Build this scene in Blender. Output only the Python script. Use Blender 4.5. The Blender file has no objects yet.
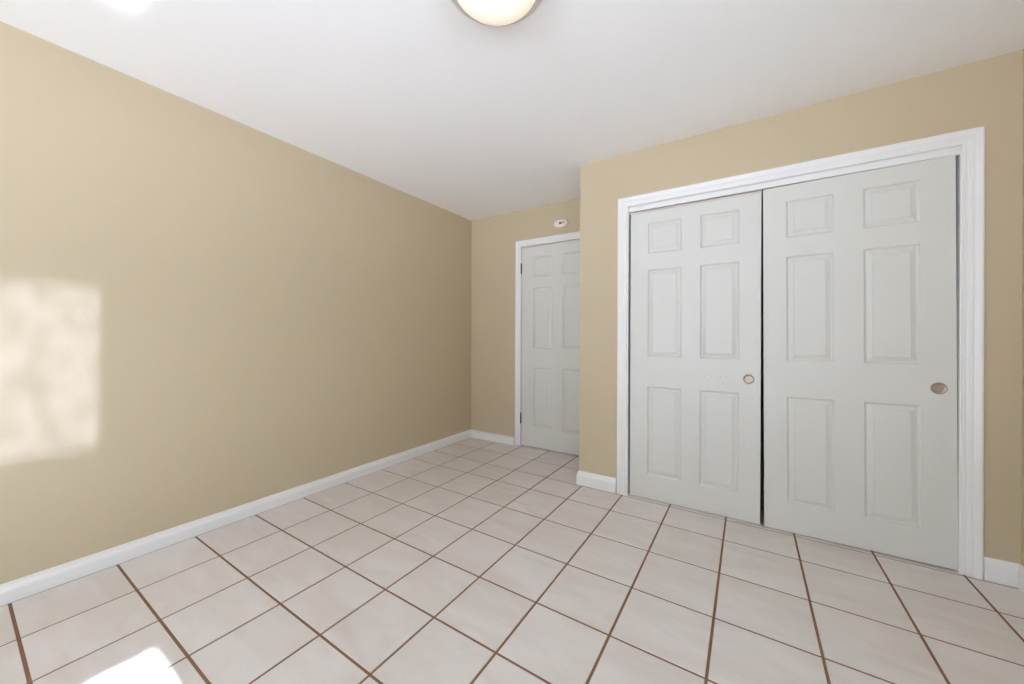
import bpy, bmesh, math
from mathutils import Matrix, Vector

sc = bpy.context.scene
COL = sc.collection

# ------------------------------------------------------------------ camera
cam_data = bpy.data.cameras.new('camera')
cam_data.sensor_fit = 'HORIZONTAL'
cam_data.sensor_width = 36.0
cam_data.lens = 367.07 * 36.0 / 1024.0
cam_data.shift_y = -5.1 / 1024.0
cam_data.clip_start = 0.02
cam = bpy.data.objects.new('camera', cam_data)
COL.objects.link(cam)
cam.matrix_world = (Matrix.Translation((2.6325, 0.0, 1.12)) @ Matrix.Rotation(0.571, 4, 'Z')
                    @ Matrix.Rotation(math.pi / 2, 4, 'X') @ Matrix.Rotation(0.004, 4, 'Z'))
sc.camera = cam

# ------------------------------------------------------------------ exposure
vs = sc.view_settings
vs.view_transform = 'Standard'
vs.look = 'None'
vs.gamma = 1.0
vs.use_curve_mapping = False
vs.exposure = -0.15
sc.cycles.max_bounces = 16
sc.cycles.diffuse_bounces = 12
sc.cycles.glossy_bounces = 6
sc.cycles.transparent_max_bounces = 12
sc.cycles.caustics_reflective = False
sc.cycles.caustics_refractive = False
sc.cycles.sample_clamp_indirect = 12.0

# ------------------------------------------------------------------ sky and bright ground outside
SKY, GROUND = 6.5, 19.5
world = bpy.data.worlds.new('world')
sc.world = world
world.use_nodes = True
nt = world.node_tree
nt.nodes.clear()
wo = nt.nodes.new('ShaderNodeOutputWorld')
bg = nt.nodes.new('ShaderNodeBackground')
tc = nt.nodes.new('ShaderNodeTexCoord')
sx = nt.nodes.new('ShaderNodeSeparateXYZ')
mr = nt.nodes.new('ShaderNodeMapRange')
mr.inputs['From Min'].default_value = -0.05
mr.inputs['From Max'].default_value = -0.03
mx = nt.nodes.new('ShaderNodeMix')
mx.data_type = 'RGBA'
mx.inputs['A'].default_value = (1.0 * GROUND, 1.13 * GROUND, 1.36 * GROUND, 1)
mx.inputs['B'].default_value = (0.86 * SKY, 1.08 * SKY, 1.42 * SKY, 1)
nt.links.new(tc.outputs['Generated'], sx.inputs[0])
nt.links.new(sx.outputs['Z'], mr.inputs['Value'])
nt.links.new(mr.outputs['Result'], mx.inputs['Factor'])
nt.links.new(mx.outputs['Result'], bg.inputs['Color'])
nt.links.new(bg.outputs[0], wo.inputs['Surface'])

WY0, WY1, WZ0, WZ1 = -0.85, 0.4225, 1.21, 2.03        # window opening in the right wall
XR = 3.672                                          # right wall


def sun(name, elev_deg, energy, color, angle, az=0.0):
    """light that travels towards -x; positive elevation comes from above"""
    l = bpy.data.lights.new(name, 'SUN')
    l.energy = energy
    l.color = color
    l.angle = math.radians(angle)
    o = bpy.data.objects.new(name, l)
    COL.objects.link(o)
    e = math.radians(elev_deg)
    d = Vector((-math.cos(e), math.sin(math.radians(az)), -math.sin(e)))
    o.rotation_euler = d.to_track_quat('-Z', 'Y').to_euler()
    o.location = (6, -0.4, 3)
    return o


sun('sun', 34.67, 45.0, (0.96, 1.1, 1.42), 0.6)
sun('added_sun_wall_patch', 10.4, 1.4, (0.82, 0.95, 1.42), 0.6)  # added sun lamp that makes the bright patch on the left wall
sun('added_sun_wall_patch_soft', 9.7, 1.4, (0.82, 0.95, 1.42), 0.6)  # second added sun, slightly offset to soften the wall patch edges
sun('added_sun_ceiling_patch', -19.9, 4.0, (0.95, 1.02, 1.12), 0.6, 0.5)  # added sun lamp shining upwards for the bright ceiling patch

RX0, RX1, RZ0, RZ1 = 0.90, 2.80, 0.10, 2.12           # added window opening in the rear wall, lets in fill light
YREAR = -3.30


def portal(name, sx, sy, loc, rot):
    l = bpy.data.lights.new(name, 'AREA')
    l.shape = 'RECTANGLE'
    l.size, l.size_y = sx, sy
    l.cycles.is_portal = True
    o = bpy.data.objects.new(name, l)
    COL.objects.link(o)
    o.location, o.rotation_euler = loc, rot


portal('window_portal', WZ1 - WZ0, WY1 - WY0, (XR + 0.10, (WY0 + WY1) / 2, (WZ0 + WZ1) / 2), (0, math.pi / 2, 0))
portal('window_portal', RX1 - RX0, RZ1 - RZ0, ((RX0 + RX1) / 2, YREAR - 0.10, (RZ0 + RZ1) / 2), (math.pi / 2, 0, 0))

# ------------------------------------------------------------------ materials


def srgb(r, g, b):
    def f(c):
        c /= 255.0
        return c / 12.92 if c <= 0.04045 else ((c + 0.055) / 1.055) ** 2.4
    return (f(r), f(g), f(b), 1.0)


def mat(name, color, rough=0.5, metal=0.0, spec=0.5, bump=0.0, bscale=80.0, vary=0.0, vscale=3.0):
    m = bpy.data.materials.new(name)
    m.use_nodes = True
    n, l = m.node_tree.nodes, m.node_tree.links
    b = n['Principled BSDF']
    b.inputs['Base Color'].default_value = color
    b.inputs['Roughness'].default_value = rough
    b.inputs['Metallic'].default_value = metal
    b.inputs['Specular IOR Level'].default_value = spec
    co = n.new('ShaderNodeTexCoord')
    if vary > 0:
        no = n.new('ShaderNodeTexNoise')
        no.inputs['Scale'].default_value = vscale
        no.inputs['Detail'].default_value = 4
        l.new(co.outputs['Object'], no.inputs['Vector'])
        mp = n.new('ShaderNodeMapRange')
        mp.inputs['To Min'].default_value = 1 - vary
        mp.inputs['To Max'].default_value = 1 + vary
        l.new(no.outputs['Fac'], mp.inputs['Value'])
        mu = n.new('ShaderNodeVectorMath')
        mu.operation = 'SCALE'
        mu.inputs[0].default_value = color[:3]
        l.new(mp.outputs['Result'], mu.inputs['Scale'])
        l.new(mu.outputs['Vector'], b.inputs['Base Color'])
    if bump > 0:
        no2 = n.new('ShaderNodeTexNoise')
        no2.inputs['Scale'].default_value = bscale
        no2.inputs['Detail'].default_value = 3
        l.new(co.outputs['Object'], no2.inputs['Vector'])
        bp = n.new('ShaderNodeBump')
        bp.inputs['Strength'].default_value = bump
        bp.inputs['Distance'].default_value = 0.002
        l.new(no2.outputs['Fac'], bp.inputs['Height'])
        l.new(bp.outputs['Normal'], b.inputs['Normal'])
    return m


WALL = mat('tan_wall_paint', srgb(196, 181, 152), 0.62, bump=0.25, bscale=70, vary=0.012, vscale=2.0, spec=0.35)
CEIL = mat('white_ceiling_paint', srgb(244, 244, 244), 0.85, bump=0.2, bscale=60, spec=0.2)
TRIM = mat('white_trim_paint', srgb(232, 232, 230), 0.35, bump=0.08, bscale=25)
DOOR = mat('white_door_paint', srgb(214, 214, 208), 0.42, bump=0.08, bscale=140)
GROUT = mat('brown_grout', srgb(134, 103, 80), 0.9, vary=0.25, vscale=5.0, bump=0.3, bscale=200, spec=0.2)
NICKEL = mat('satin_nickel', srgb(168, 155, 141), 0.36, metal=0.6, vary=0.08, vscale=60)
DARKMETAL = mat('dark_bronze_hinge', srgb(86, 80, 72), 0.45, metal=0.7)
PLASTIC = mat('white_plastic', srgb(236, 226, 216), 0.4)
DARK = mat('dark_plastic', srgb(60, 56, 58), 0.5)
TRACK = mat('pale_track', srgb(226, 214, 204), 0.5)
PANMETAL = mat('white_lamp_pan', srgb(214, 210, 204), 0.35, metal=0.2)
ALU = mat('white_window_vinyl', srgb(232, 232, 232), 0.4)
DARKWALL = mat('closet_inside_paint', srgb(170, 160, 140), 0.8)


def tile_material():
    m = bpy.data.materials.new('glazed_floor_tile')
    m.use_nodes = True
    n, l = m.node_tree.nodes, m.node_tree.links
    b = n['Principled BSDF']
    b.inputs['Roughness'].default_value = 0.3
    b.inputs['Specular IOR Level'].default_value = 0.5
    geo = n.new('ShaderNodeNewGeometry')
    co = n.new('ShaderNodeTexCoord')
    # every tile gets its own shift of the marbling
    sh = n.new('ShaderNodeVectorMath')
    sh.operation = 'MULTIPLY_ADD'
    sh.inputs[1].default_value = (1, 1, 1)
    l.new(co.outputs['Object'], sh.inputs[0])
    rs = n.new('ShaderNodeVectorMath')
    rs.operation = 'SCALE'
    rs.inputs[0].default_value = (7.0, 13.0, 3.0)
    l.new(geo.outputs['Random Per Island'], rs.inputs['Scale'])
    l.new(rs.outputs['Vector'], sh.inputs[2])
    st = n.new('ShaderNodeMapping')
    st.inputs['Rotation'].default_value = (0, 0, 0.7)
    st.inputs['Scale'].default_value = (1.0, 3.2, 1.0)
    l.new(sh.outputs['Vector'], st.inputs['Vector'])
    no = n.new('ShaderNodeTexNoise')
    no.inputs['Scale'].default_value = 2.6
    no.inputs['Detail'].default_value = 5
    no.inputs['Roughness'].default_value = 0.55
    no.inputs['Distortion'].default_value = 0.8
    l.new(st.outputs['Vector'], no.inputs['Vector'])
    cr = n.new('ShaderNodeValToRGB')
    e = cr.color_ramp.elements
    e[0].position, e[0].color = 0.30, srgb(210, 202, 194)
    e[1].position, e[1].color = 0.62, srgb(220, 215, 211)
    l.new(no.outputs['Fac'], cr.inputs['Fac'])
    tint = n.new('ShaderNodeValToRGB')
    te = tint.color_ramp.elements
    te[0].position, te[0].color = 0.0, (0.965, 0.955, 0.945, 1)
    te[1].position, te[1].color = 1.0, (1.0, 1.0, 1.0, 1)
    l.new(geo.outputs['Random Per Island'], tint.inputs['Fac'])
    mu = n.new('ShaderNodeMix')
    mu.data_type = 'RGBA'
    mu.blend_type = 'MULTIPLY'
    mu.inputs['Factor'].default_value = 1.0
    l.new(cr.outputs['Color'], mu.inputs['A'])
    l.new(tint.outputs['Color'], mu.inputs['B'])
    l.new(mu.outputs['Result'], b.inputs['Base Color'])
    n2 = n.new('ShaderNodeTexNoise')
    n2.inputs['Scale'].default_value = 9
    l.new(co.outputs['Object'], n2.inputs['Vector'])
    bp = n.new('ShaderNodeBump')
    bp.inputs['Strength'].default_value = 0.12
    bp.inputs['Distance'].default_value = 0.003
    l.new(n2.outputs['Fac'], bp.inputs['Height'])
    l.new(bp.outputs['Normal'], b.inputs['Normal'])
    return m


TILE = tile_material()


def glass_material():
    """window pane: clear, with noise blotches added to mottle the sunlight"""
    m = bpy.data.materials.new('light_mottling_glass')
    m.use_nodes = True
    n, l = m.node_tree.nodes, m.node_tree.links
    n.clear()
    out = n.new('ShaderNodeOutputMaterial')
    tr = n.new('ShaderNodeBsdfTransparent')
    gl = n.new('ShaderNodeBsdfGlossy')
    gl.inputs['Roughness'].default_value = 0.02
    mix = n.new('ShaderNodeMixShader')
    mix.inputs['Fac'].default_value = 0.05
    co = n.new('ShaderNodeTexCoord')
    no = n.new('ShaderNodeTexNoise')
    no.inputs['Scale'].default_value = 15.0
    no.inputs['Detail'].default_value = 2.0
    l.new(co.outputs['Object'], no.inputs['Vector'])
    cr = n.new('ShaderNodeValToRGB')
    cr.color_ramp.elements[0].position = 0.40
    cr.color_ramp.elements[0].color = (0.68, 0.68, 0.68, 1)  # darker blotches added so the sun patch on the wall looks mottled
    cr.color_ramp.elements[1].position = 0.58
    cr.color_ramp.elements[1].color = (0.98, 0.98, 0.98, 1)
    l.new(no.outputs['Fac'], cr.inputs['Fac'])
    l.new(cr.outputs['Color'], tr.inputs['Color'])
    l.new(tr.outputs[0], mix.inputs[1])
    l.new(gl.outputs[0], mix.inputs[2])
    l.new(mix.outputs[0], out.inputs['Surface'])
    return m


GLASS = glass_material()


def dome_material():
    m = bpy.data.materials.new('lit_frosted_glass')
    m.use_nodes = True
    n, l = m.node_tree.nodes, m.node_tree.links
    b = n['Principled BSDF']
    b.inputs['Base Color'].default_value = (0.8, 0.77, 0.72, 1)
    b.inputs['Roughness'].default_value = 0.3
    b.inputs['Emission Strength'].default_value = 0.62
    # the glass is hottest under the bulb and warmer towards the rim
    co = n.new('ShaderNodeTexCoord')
    mu = n.new('ShaderNodeVectorMath')
    mu.operation = 'MULTIPLY'
    mu.inputs[1].default_value = (1.0, 1.0, 0.0)
    le = n.new('ShaderNodeVectorMath')
    le.operation = 'LENGTH'
    cr = n.new('ShaderNodeValToRGB')
    cr.color_ramp.elements[0].position = 0.05
    cr.color_ramp.elements[0].color = (1.0, 0.93, 0.82, 1)
    cr.color_ramp.elements[1].position = 0.157
    cr.color_ramp.elements[1].color = (0.92, 0.62, 0.34, 1)
    l.new(co.outputs['Object'], mu.inputs[0])
    l.new(mu.outputs['Vector'], le.inputs[0])
    l.new(le.outputs['Value'], cr.inputs['Fac'])
    l.new(cr.outputs['Color'], b.inputs['Emission Color'])
    return m


DOME = dome_material()

# ------------------------------------------------------------------ mesh helpers


def box(bm, x0, x1, y0, y1, z0, z1, mi=0):
    v = [bm.verts.new((x, y, z)) for z in (z0, z1) for y in (y0, y1) for x in (x0, x1)]
    for q in ((0, 2, 3, 1), (4, 5, 7, 6), (0, 1, 5, 4), (2, 6, 7, 3), (0, 4, 6, 2), (1, 3, 7, 5)):
        bm.faces.new([v[i] for i in q]).material_index = mi
    return v


def obj(name, bm, mats, parent=None, smooth=False, bevel=0.0, seg=2):
    me = bpy.data.meshes.new(name)
    bmesh.ops.recalc_face_normals(bm, faces=bm.faces[:])
    bm.to_mesh(me)
    bm.free()
    for m in (mats if isinstance(mats, (list, tuple)) else [mats]):
        me.materials.append(m)
    if smooth:
        for p in me.polygons:
            p.use_smooth = True
    o = bpy.data.objects.new(name, me)
    COL.objects.link(o)
    if parent is not None:
        o.parent = parent
    if bevel > 0:
        md = o.modifiers.new('bevel', 'BEVEL')
        md.width = bevel
        md.segments = seg
        md.limit_method = 'ANGLE'
    return o


def tag(o, label, cat, kind=None, group=None):
    o['label'] = label
    o['category'] = cat
    if kind:
        o['kind'] = kind
    if group:
        o['group'] = group
    return o


def sweep(bm, prof, path, closed_profile=True):
    """extrude a 2-D profile along a path of (origin, u, v): point = origin + a*u + b*v (mitres come from u, v)"""
    rings = []
    for (o, u, v) in path:
        o, u, v = Vector(o), Vector(u), Vector(v)
        rings.append([bm.verts.new(o + u * a + v * b) for a, b in prof])
    n = len(prof)
    for r0, r1 in zip(rings, rings[1:]):
        for i in range(n if closed_profile else n - 1):
            j = (i + 1) % n
            bm.faces.new((r0[i], r0[j], r1[j], r1[i]))
    if closed_profile:
        bm.faces.new(rings[0])
        bm.faces.new(list(reversed(rings[-1])))


def lathe(bm, prof, seg, M, cap_first=False, cap_last=False):
    """spin (r, h) points round local z, placed by matrix M"""
    rings = []
    for r, h in prof:
        if r < 1e-6:
            rings.append([bm.verts.new(M @ Vector((0, 0, h)))])
        else:
            rings.append([bm.verts.new(M @ Vector((r * math.cos(2 * math.pi * k / seg), r * math.sin(2 * math.pi * k / seg), h)))
                          for k in range(seg)])
    for a, b in zip(rings, rings[1:]):
        for k in range(seg):
            j = (k + 1) % seg
            if len(a) == 1 and len(b) == 1:
                continue
            if len(a) == 1:
                bm.faces.new((a[0], b[k], b[j]))
            elif len(b) == 1:
                bm.faces.new((a[k], a[j], b[0]))
            else:
                bm.faces.new((a[k], a[j], b[j], b[k]))
    if cap_first and len(rings[0]) > 1:
        bm.faces.new(rings[0])
    if cap_last and len(rings[-1]) > 1:
        bm.faces.new(rings[-1])


# ------------------------------------------------------------------ the room's measures
H = 2.427
XL = 0.008            # left wall
YB = 3.235            # back wall with the entry door
YC = 2.635            # closet wall
XC = 1.553            # outer corner of the closet
YR = YREAR            # wall behind the camera
OX0, OX1, OZ = 1.915, 3.490, 2.042      # closet opening
DX0, DX1, DZ = 0.668, 1.436, 2.038      # entry door opening

# ------------------------------------------------------------------ floor: glazed tiles over brown grout
xs = [XL + 0.034, 0.374, 0.6875, 0.9894, 1.2853, 1.5825, 1.8841, 2.1981, 2.5216, 2.8588, 3.1863, 3.4990, 3.82]
ys = [-3.574, -3.274, -2.962, -2.65, -2.338, -2.026, -1.714, -1.402, -1.09, -0.778, -0.466, -0.154, 0.1584, 0.47, 0.7719, 1.0678, 1.3619, 1.6759, 2.0091, 2.3478,
      2.614, 2.918, 3.222, 3.36]
bm = bmesh.new()
box(bm, XL - 0.12, XR + 0.12, YR - 0.12, YB + 0.12, -0.12, -0.0022, 1)
g, bv = 0.0047, 0.0012
XMAX, YMIN, YMAX = XR + 0.10, YR - 0.01, YB + 0.10
for x0, x1 in zip(xs, xs[1:]):
    for y0, y1 in zip(ys, ys[1:]):
        a, b_, c, d = x0 + g, min(x1 - g, XMAX), max(y0 + g, YMIN), min(y1 - g, YMAX)
        if b_ - a < 0.01 or d - c < 0.01:
            continue
        lo = [bm.verts.new(p) for p in ((a, c, -0.0022), (b_, c, -0.0022), (b_, d, -0.0022), (a, d, -0.0022))]
        hi = [bm.verts.new(p) for p in ((a + bv, c + bv, 0), (b_ - bv, c + bv, 0), (b_ - bv, d - bv, 0), (a + bv, d - bv, 0))]
        bm.faces.new(hi).material_index = 0
        for k in range(4):
            bm.faces.new((lo[k], lo[(k + 1) % 4], hi[(k + 1) % 4], hi[k])).material_index = 0
floor = obj('floor', bm, [TILE, GROUT])
tag(floor, 'off-white square ceramic floor tiles with brown grout lines', 'floor', 'structure')

# ------------------------------------------------------------------ ceiling and walls
bm = bmesh.new()
box(bm, XL - 0.12, XR + 0.12, YR - 0.12, YB + 0.12, H, H + 0.12)
tag(obj('ceiling', bm, CEIL), 'plain white painted ceiling', 'ceiling', 'structure')

bm = bmesh.new()
box(bm, XL - 0.12, XL, YR - 0.12, YB + 0.12, 0, H)
tag(obj('wall_left', bm, WALL), 'long tan wall on the left catching a patch of sunlight', 'wall', 'structure')

bm = bmesh.new()
box(bm, XL, DX0, YB, YB + 0.05, 0, H)
box(bm, DX1, XC + 0.1, YB, YB + 0.05, 0, H)
box(bm, DX0, DX1, YB, YB + 0.05, DZ, H)
box(bm, XL, XR, YB + 0.05, YB + 0.12, 0, H)
tag(obj('wall_back', bm, WALL), 'narrow tan wall around the far white entry door', 'wall', 'structure')

bm = bmesh.new()
box(bm, XC, OX0, YC, YC + 0.10, 0, H)
box(bm, OX1, XR, YC, YC + 0.10, 0, H)
box(bm, OX0, OX1, YC, YC + 0.10, OZ, H)
tag(obj('wall_closet', bm, WALL), 'tan wall that frames the white sliding closet doors', 'wall', 'structure')

bm = bmesh.new()
box(bm, XC, XC + 0.10, YC + 0.10, YB, 0, H)
tag(obj('wall_alcove', bm, WALL), 'short tan side wall of the closet facing the entry door', 'wall', 'structure')

bm = bmesh.new()
box(bm, XR, XR + 0.12, YR - 0.12, WY0, 0, H)
box(bm, XR, XR + 0.12, WY1, YB + 0.05, 0, H)
box(bm, XR, XR + 0.12, WY0, WY1, 0, WZ0)
box(bm, XR, XR + 0.12, WY0, WY1, WZ1, H)
tag(obj('wall_right', bm, WALL), 'sliver of tan wall at the right edge beside the closet', 'wall', 'structure')

bm = bmesh.new()
box(bm, XL, RX0, YR - 0.12, YR, 0, H)
box(bm, RX1, XR, YR - 0.12, YR, 0, H)
box(bm, RX0, RX1, YR - 0.12, YR, 0, RZ0)
box(bm, RX0, RX1, YR - 0.12, YR, RZ1, H)
tag(obj('wall_rear', bm, WALL), 'tan wall behind the viewpoint', 'wall', 'structure')

# ------------------------------------------------------------------ window (out of frame, in the right wall)
bm = bmesh.new()
f = 0.035
xw0, xw1 = XR + 0.055, XR + 0.095
box(bm, xw0, xw1, WY0, WY1, WZ0, WZ0 + f)
box(bm, xw0, xw1, WY0, WY1, WZ1 - f * 0.4, WZ1)
box(bm, xw0, xw1, WY0, WY0 + f, WZ0 + f, WZ1 - f * 0.4)
box(bm, xw0, xw1, WY1 - f * 0.3, WY1, WZ0 + f, WZ1 - f * 0.4)
box(bm, xw0, xw1, -0.235, -0.195, WZ0 + f, WZ1 - f * 0.4)
win = tag(obj('window_1', bm, ALU), 'white sliding window in the right wall', 'window', 'structure')
bm = bmesh.new()
box(bm, xw0 + 0.014, xw0 + 0.018, WY0 + f, -0.235, WZ0 + f, WZ1 - f * 0.4)
box(bm, xw0 + 0.024, xw0 + 0.028, -0.195, WY1 - f * 0.3, WZ0 + f, WZ1 - f * 0.4)
obj('window_pane', bm, GLASS, win)
bm = bmesh.new()
yw0, yw1 = YR - 0.095, YR - 0.055  # unseen rear window, added as a source of fill daylight
box(bm, RX0, RX1, yw0, yw1, RZ0, RZ0 + f)
box(bm, RX0, RX1, yw0, yw1, RZ1 - f, RZ1)
for a, b in ((RX0, RX0 + f), (1.83, 1.87), (RX1 - f, RX1)):
    box(bm, a, b, yw0, yw1, RZ0 + f, RZ1 - f)
win = tag(obj('window_fill', bm, ALU), 'added unseen white sliding window behind the viewpoint, for fill light', 'window', 'structure')
bm = bmesh.new()
box(bm, RX0 + f, 1.83, yw0 + 0.012, yw0 + 0.016, RZ0 + f, RZ1 - f)
box(bm, 1.87, RX1 - f, yw0 + 0.024, yw0 + 0.028, RZ0 + f, RZ1 - f)
obj('window_pane', bm, GLASS, win)

# ------------------------------------------------------------------ baseboards
BASE = [(0.0, 0.0), (0.016, 0.0), (0.016, 0.066), (0.0145, 0.076), (0.011, 0.084), (0.0085, 0.092), (0.0065, 0.1), (0.0, 0.104)]


def baseboard(name, label, prof, path):
    bm = bmesh.new()
    sweep(bm, prof, path)
    return tag(obj(name, bm, TRIM), label, 'baseboard', 'structure')


Z = (0, 0, 1)
LB = [(0.0, 0.0), (0.036, 0.0), (0.036, 0.052), (0.033, 0.060), (0.026, 0.067), (0.016, 0.073), (0.0, 0.077)]
baseboard('baseboard_left', 'long white baseboard along the foot of the left tan wall', LB,
          [((XL, YR, 0), (1, 0, 0), Z), ((XL, YB, 0), (1, -1, 0), Z)])
BB = [(a * 0.9, b) for a, b in BASE]
LBK = [(a, b) for a, b in LB]
baseboard('baseboard_back', 'short white baseboard between the room corner and the entry door', LB,
          [((XL, YB, 0), (1, -1, 0), Z), ((0.600, YB, 0), (0, -1, 0), Z)])
baseboard('baseboard_closet', 'short white baseboard piece at the outer closet corner', BASE,
          [((XC, YC + 0.30, 0), (-1, 0, 0), Z), ((XC, YC, 0), (-1, -1, 0), Z), ((1.838, YC, 0), (0, -1, 0), Z)])
baseboard('baseboard_corner', 'short white baseboard piece right of the closet casing', [(a * 0.55, b) for a, b in BASE],
          [((3.562, YC, 0), (0, -1, 0), Z), ((XR, YC, 0), (-1, -1, 0), Z)])
baseboard('baseboard_right', 'white baseboard along the right wall at the picture edge', BASE,
          [((XR, YC, 0), (-1, -1, 0), Z), ((XR, YR, 0), (-1, 0, 0), Z)])

# ------------------------------------------------------------------ door casings
CASING = [(0, 0), (0, 0.007), (0.004, 0.011), (0.010, 0.011), (0.013, 0.008), (0.022, 0.0095), (0.026, 0.0125),
          (0.032, 0.0135), (0.038, 0.0125), (0.041, 0.0145), (0.052, 0.017), (0.060, 0.0185), (0.066, 0.0185), (0.070, 0.015), (0.070, 0)]


def casing(bm, xi0, xi1, zi, y, w):
    """moulded casing round an opening; the profile runs from the inner edge outwards"""
    s = w / 0.070
    prof = [(a * s, b) for a, b in CASING]
    n = (0, -1, 0)
    sweep(bm, prof, [((xi0, y, 0), (-1, 0, 0), n), ((xi0, y, zi), (-1, 0, 1), n),
                     ((xi1, y, zi), (1, 0, 1), n), ((xi1, y, 0), (1, 0, 0), n)])


bm = bmesh.new()
casing(bm, 0.666, 1.438, 2.045, YB, 0.063)
box(bm, DX0 - 0.002, DX0 + 0.002, YB, YB + 0.05, 0, DZ)
box(bm, DX1 - 0.002, DX1 + 0.002, YB, YB + 0.05, 0, DZ)
box(bm, DX0, DX1, YB, YB + 0.05, DZ - 0.002, DZ + 0.002)
tag(obj('trim_1', bm, TRIM), 'white moulded casing around the far entry door', 'door trim', 'structure')

bm = bmesh.new()
casing(bm, 1.912, 3.490, 2.043, YC, 0.067)
box(bm, OX0 - 0.003, OX0 + 0.004, YC - 0.004, YC + 0.10, 0, OZ)
box(bm, OX1 - 0.006, OX1 + 0.003, YC - 0.004, YC + 0.10, 0, OZ)
box(bm, OX0, OX1, YC, YC + 0.10, OZ - 0.004, OZ + 0.003)
tag(obj('trim_2', bm, TRIM), 'wide white moulded casing around the sliding closet doors', 'door trim', 'structure')

# fascia that hides the closet track, with its small end bracket
bm = bmesh.new()
FAS = [(0.0, 0.0), (0.010, 0.0), (0.012, 0.004), (0.012, 0.030), (0.009, 0.033), (0.009, 0.034), (0.0, 0.034)]
sweep(bm, FAS, [((OX0 + 0.006, YC + 0.014, 2.006), (0, -1, 0), Z), ((OX1 - 0.006, YC + 0.014, 2.006), (0, -1, 0), Z)])
box(bm, OX1 - 0.026, OX1 - 0.007, YC - 0.004, YC + 0.014, 2.003, 2.041)
tr = tag(obj('trim_3', bm, TRIM, bevel=0.001), 'white track fascia above the sliding closet doors', 'door trim', 'structure')
bm = bmesh.new()
box(bm, OX0 + 0.006, 2.699, YC + 0.016, YC + 0.036, 1.9925, 2.0005)
box(bm, OX0 + 0.006, 2.699, YC + 0.050, YC + 0.085, 1.9925, 2.038)
obj('track', bm, TRACK, tr)

# ------------------------------------------------------------------ six-panel door leaves


def six_panel(bm, w, h, t, cols, rows, ring):
    """front face at y=0 looking to -y, back at y=t; moulded panels pressed into the front"""
    xc = sorted({0.0, w, *[v for c in cols for v in c]})
    zc = sorted({0.0, h, *[v for r in rows for v in r]})
    V = {}

    def vert(x, y, z):
        k = (round(x, 5), round(y, 5), round(z, 5))
        if k not in V:
            V[k] = bm.verts.new((x, y, z))
        return V[k]

    for x0, x1 in zip(xc, xc[1:]):
        for z0, z1 in zip(zc, zc[1:]):
            if (x0, x1) in cols and (z0, z1) in rows:
                prev = None
                for ins, dep in ring:
                    cur = [vert(x0 + ins, dep, z0 + ins), vert(x1 - ins, dep, z0 + ins),
                           vert(x1 - ins, dep, z1 - ins), vert(x0 + ins, dep, z1 - ins)]
                    if prev:
                        for k in range(4):
                            bm.faces.new((prev[k], prev[(k + 1) % 4], cur[(k + 1) % 4], cur[k]))
                    prev = cur
                bm.faces.new(prev)
            else:
                bm.faces.new((vert(x0, 0, z0), vert(x1, 0, z0), vert(x1, 0, z1), vert(x0, 0, z1)))
    # edges and back
    b = [bm.verts.new(p) for p in ((0, t, 0), (w, t, 0), (w, t, h), (0, t, h))]
    bm.faces.new(b)
    bot = [vert(x, 0, 0) for x in xc]
    top = [vert(x, 0, h) for x in xc]
    lef = [vert(0, 0, z) for z in zc]
    rig = [vert(w, 0, z) for z in zc]
    bm.faces.new(bot + [b[1], b[0]])
    bm.faces.new(top + [b[2], b[3]])
    bm.faces.new(lef + [b[3], b[0]])
    bm.faces.new(rig + [b[2], b[1]])


RING = [(0.0, 0.0), (0.002, 0.0012), (0.006, 0.0065), (0.010, 0.0095), (0.0135, 0.0098), (0.034, 0.0030), (0.0355, 0.0003)]


def cup_pull(parent, x, z, y):
    """round recessed finger pull: rolled rim and dished cup"""
    bm = bmesh.new()
    M = Matrix.Translation((x, y, z)) @ Matrix.Rotation(math.pi / 2, 4, 'X')
    lathe(bm, [(0.0285, -0.001), (0.0288, 0.0012), (0.0272, 0.0026), (0.0252, 0.0024), (0.0242, 0.0008),
               (0.0236, 0.0004), (0.0150, 0.0003), (0.0, 0.0003)], 40, M)
    o = obj('finger_pull', bm, NICKEL, parent, smooth=True)
    o['label'] = 'round satin metal finger pull'
    return o


def closet_leaf(name, label, x0, x1, y, z0, h, cols, rows, pull, tilt):
    bm = bmesh.new()
    w = x1 - x0
    six_panel(bm, w, h, 0.030, [(round(a - x0, 5), round(b - x0, 5)) for a, b in cols],
              [(round(a - z0, 5), round(b - z0, 5)) for a, b in rows], RING)
    o = obj(name, bm, DOOR)
    o.location = (x0, y, z0)
    o.rotation_euler = (0, tilt, 0)
    tag(o, label, 'door', 'structure')
    cup_pull(o, pull[0] - x0, pull[1] - z0, 0.0)
    return o


ROWS = [(0.168, 0.782), (0.985, 1.590), (1.698, 1.910)]
left_leaf = closet_leaf('door_2', 'left white six-panel sliding closet door with round pull at its right edge',
            1.931, 2.698, YC + 0.013, 0.004, 1.985, [(2.047, 2.264), (2.371, 2.588)], ROWS, (2.638, 0.870), 0.0)
closet_leaf('door_3', 'right white six-panel sliding closet door nearest the picture edge',
            2.719, 3.485, YC + 0.006, 0.003, 1.997, [(2.827, 3.038), (3.156, 3.367)],
            ROWS, (3.426, 0.872), -0.0065)

# four faint filled screw holes on the left leaf
SPOT = mat('grey_filler', srgb(196, 196, 194), 0.6)
for px in (2.401, 2.437, 2.488, 2.520):
    bm = bmesh.new()
    lathe(bm, [(0.0042, 0.0), (0.0036, 0.0006), (0.0, 0.0009)], 14,
          Matrix.Translation((px - 1.931, 0.0, 0.874 - 0.004)) @ Matrix.Rotation(math.pi / 2, 4, 'X'))
    o = obj('filled_hole', bm, SPOT, left_leaf, smooth=True)
    o['label'] = 'faint grey filled screw hole'

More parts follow.
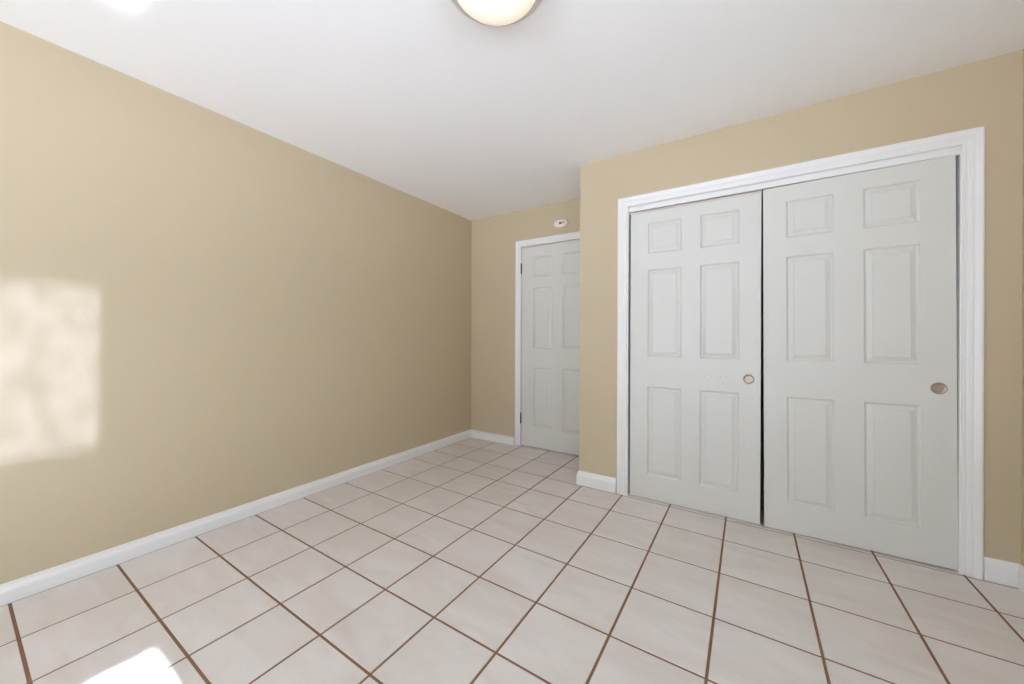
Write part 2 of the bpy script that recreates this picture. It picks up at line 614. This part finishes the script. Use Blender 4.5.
# entry door, hinged on the left
bm = bmesh.new()
ex0, ex1, ez0, eh = 0.672, 1.430, 0.008, 2.026
six_panel(bm, ex1 - ex0, eh, 0.034,
          [(round(0.800 - ex0, 5), round(1.020 - ex0, 5)), (round(1.128 - ex0, 5), round(1.345 - ex0, 5))],
          [(round(a - ez0, 5), round(b - ez0, 5)) for a, b in ((0.205, 0.812), (1.005, 1.618), (1.726, 1.930))], RING)
door1 = obj('door_1', bm, DOOR)
door1.location = (ex0, YB + 0.004, ez0)
tag(door1, 'far white six-panel entry door partly hidden by the closet corner', 'door', 'structure')
for zc in (1.822, 0.285):
    bm = bmesh.new()
    M = Matrix.Translation((-0.004, -0.010, zc - ez0 - 0.05))
    for k in range(5):
        z0 = k * 0.0202
        lathe(bm, [(0.0, z0), (0.0062, z0 + 0.0006), (0.0066, z0 + 0.002), (0.0066, z0 + 0.0178), (0.0062, z0 + 0.0192), (0.0, z0 + 0.0198)], 14, M)
    lathe(bm, [(0.0, 0.1006), (0.005, 0.101), (0.0055, 0.104), (0.003, 0.1075), (0.0, 0.108)], 14, M)
    lathe(bm, [(0.0, -0.007), (0.003, -0.0065), (0.0055, -0.003), (0.005, 0.0), (0.0, 0.0)], 14, M)
    box(bm, -0.0035, -0.002, -0.010, 0.012, zc - ez0 - 0.05, zc - ez0 + 0.05)
    h = obj('hinge', bm, DARKMETAL, door1, smooth=False)
    h['label'] = 'dark metal hinge'

# ------------------------------------------------------------------ alarm box above the entry door
root = bpy.data.objects.new('alarm_sensor', None)
COL.objects.link(root)
root.location = (1.116, YB, 2.2110)
root.scale = (1.12, 1.0, 1.0)
root.rotation_euler = (math.pi / 2, 0, 0)          # local z points into the room
tag(root, 'small white pill-shaped alarm sensor on the tan wall above the entry door', 'alarm')


def pill(bm, r, c, z0, z1, rnd, seg=18):
    rings = []
    for rr, z in ((r, z0), (r, z1 - rnd), (r - rnd * 0.3, z1 - rnd * 0.3), (r - rnd, z1)):
        ring = []
        for s, sgn in ((0, 1), (1, -1)):
            for k in range(seg + 1):
                a = -math.pi / 2 + math.pi * k / seg + s * math.pi
                ring.append(bm.verts.new((sgn * c + rr * math.cos(a), rr * math.sin(a), z)))
        rings.append(ring)
    n = len(rings[0])
    for a, b in zip(rings, rings[1:]):
        for i in range(n):
            j = (i + 1) % n
            bm.faces.new((a[i], a[j], b[j], b[i]))
    bm.faces.new(rings[0])
    bm.faces.new(rings[-1])


bm = bmesh.new()
pill(bm, 0.037, 0.027, 0.0, 0.026, 0.008)
obj('body', bm, PLASTIC, root, smooth=False)
bm = bmesh.new()
lathe(bm, [(0.030, 0.024), (0.030, 0.030), (0.027, 0.033), (0.0, 0.034)], 32, Matrix.Translation((0.027, 0, 0)))
obj('cover', bm, PLASTIC, root)
bm = bmesh.new()
box(bm, -0.008, 0.018, -0.008, 0.008, 0.024, 0.0355)
o = obj('slot', bm, DARK, root, bevel=0.001)
o['label'] = 'dark slot'
bm = bmesh.new()
lathe(bm, [(0.006, 0.033), (0.006, 0.0352), (0.0, 0.0356)], 16, Matrix.Translation((0.034, 0.004, 0)))
o = obj('button', bm, DARK, root)
o['label'] = 'small dark round button'

# ------------------------------------------------------------------ ceiling lamp
root = bpy.data.objects.new('ceiling_light', None)
COL.objects.link(root)
root.location = (1.862, 1.081, H)
tag(root, 'round flush ceiling light with a glowing cream glass dome', 'ceiling light')
bm = bmesh.new()
I4 = Matrix.Identity(4)
lathe(bm, [(0.0, 0.0), (0.188, 0.0), (0.191, -0.008), (0.188, -0.026), (0.178, -0.034), (0.164, -0.037), (0.152, -0.033), (0.0, -0.033)], 64, I4)
obj('base_pan', bm, PANMETAL, root, smooth=True)
bm = bmesh.new()
prof = [(0.157 * math.cos(a), -0.034 - 0.066 * math.sin(a)) for a in [math.pi / 2 * k / 14 for k in range(15)]]
prof[-1] = (0.0, prof[-1][1])
lathe(bm, prof, 64, I4)
o = obj('glass_dome', bm, DOME, root, smooth=True)
o['label'] = 'glowing cream frosted glass dome'
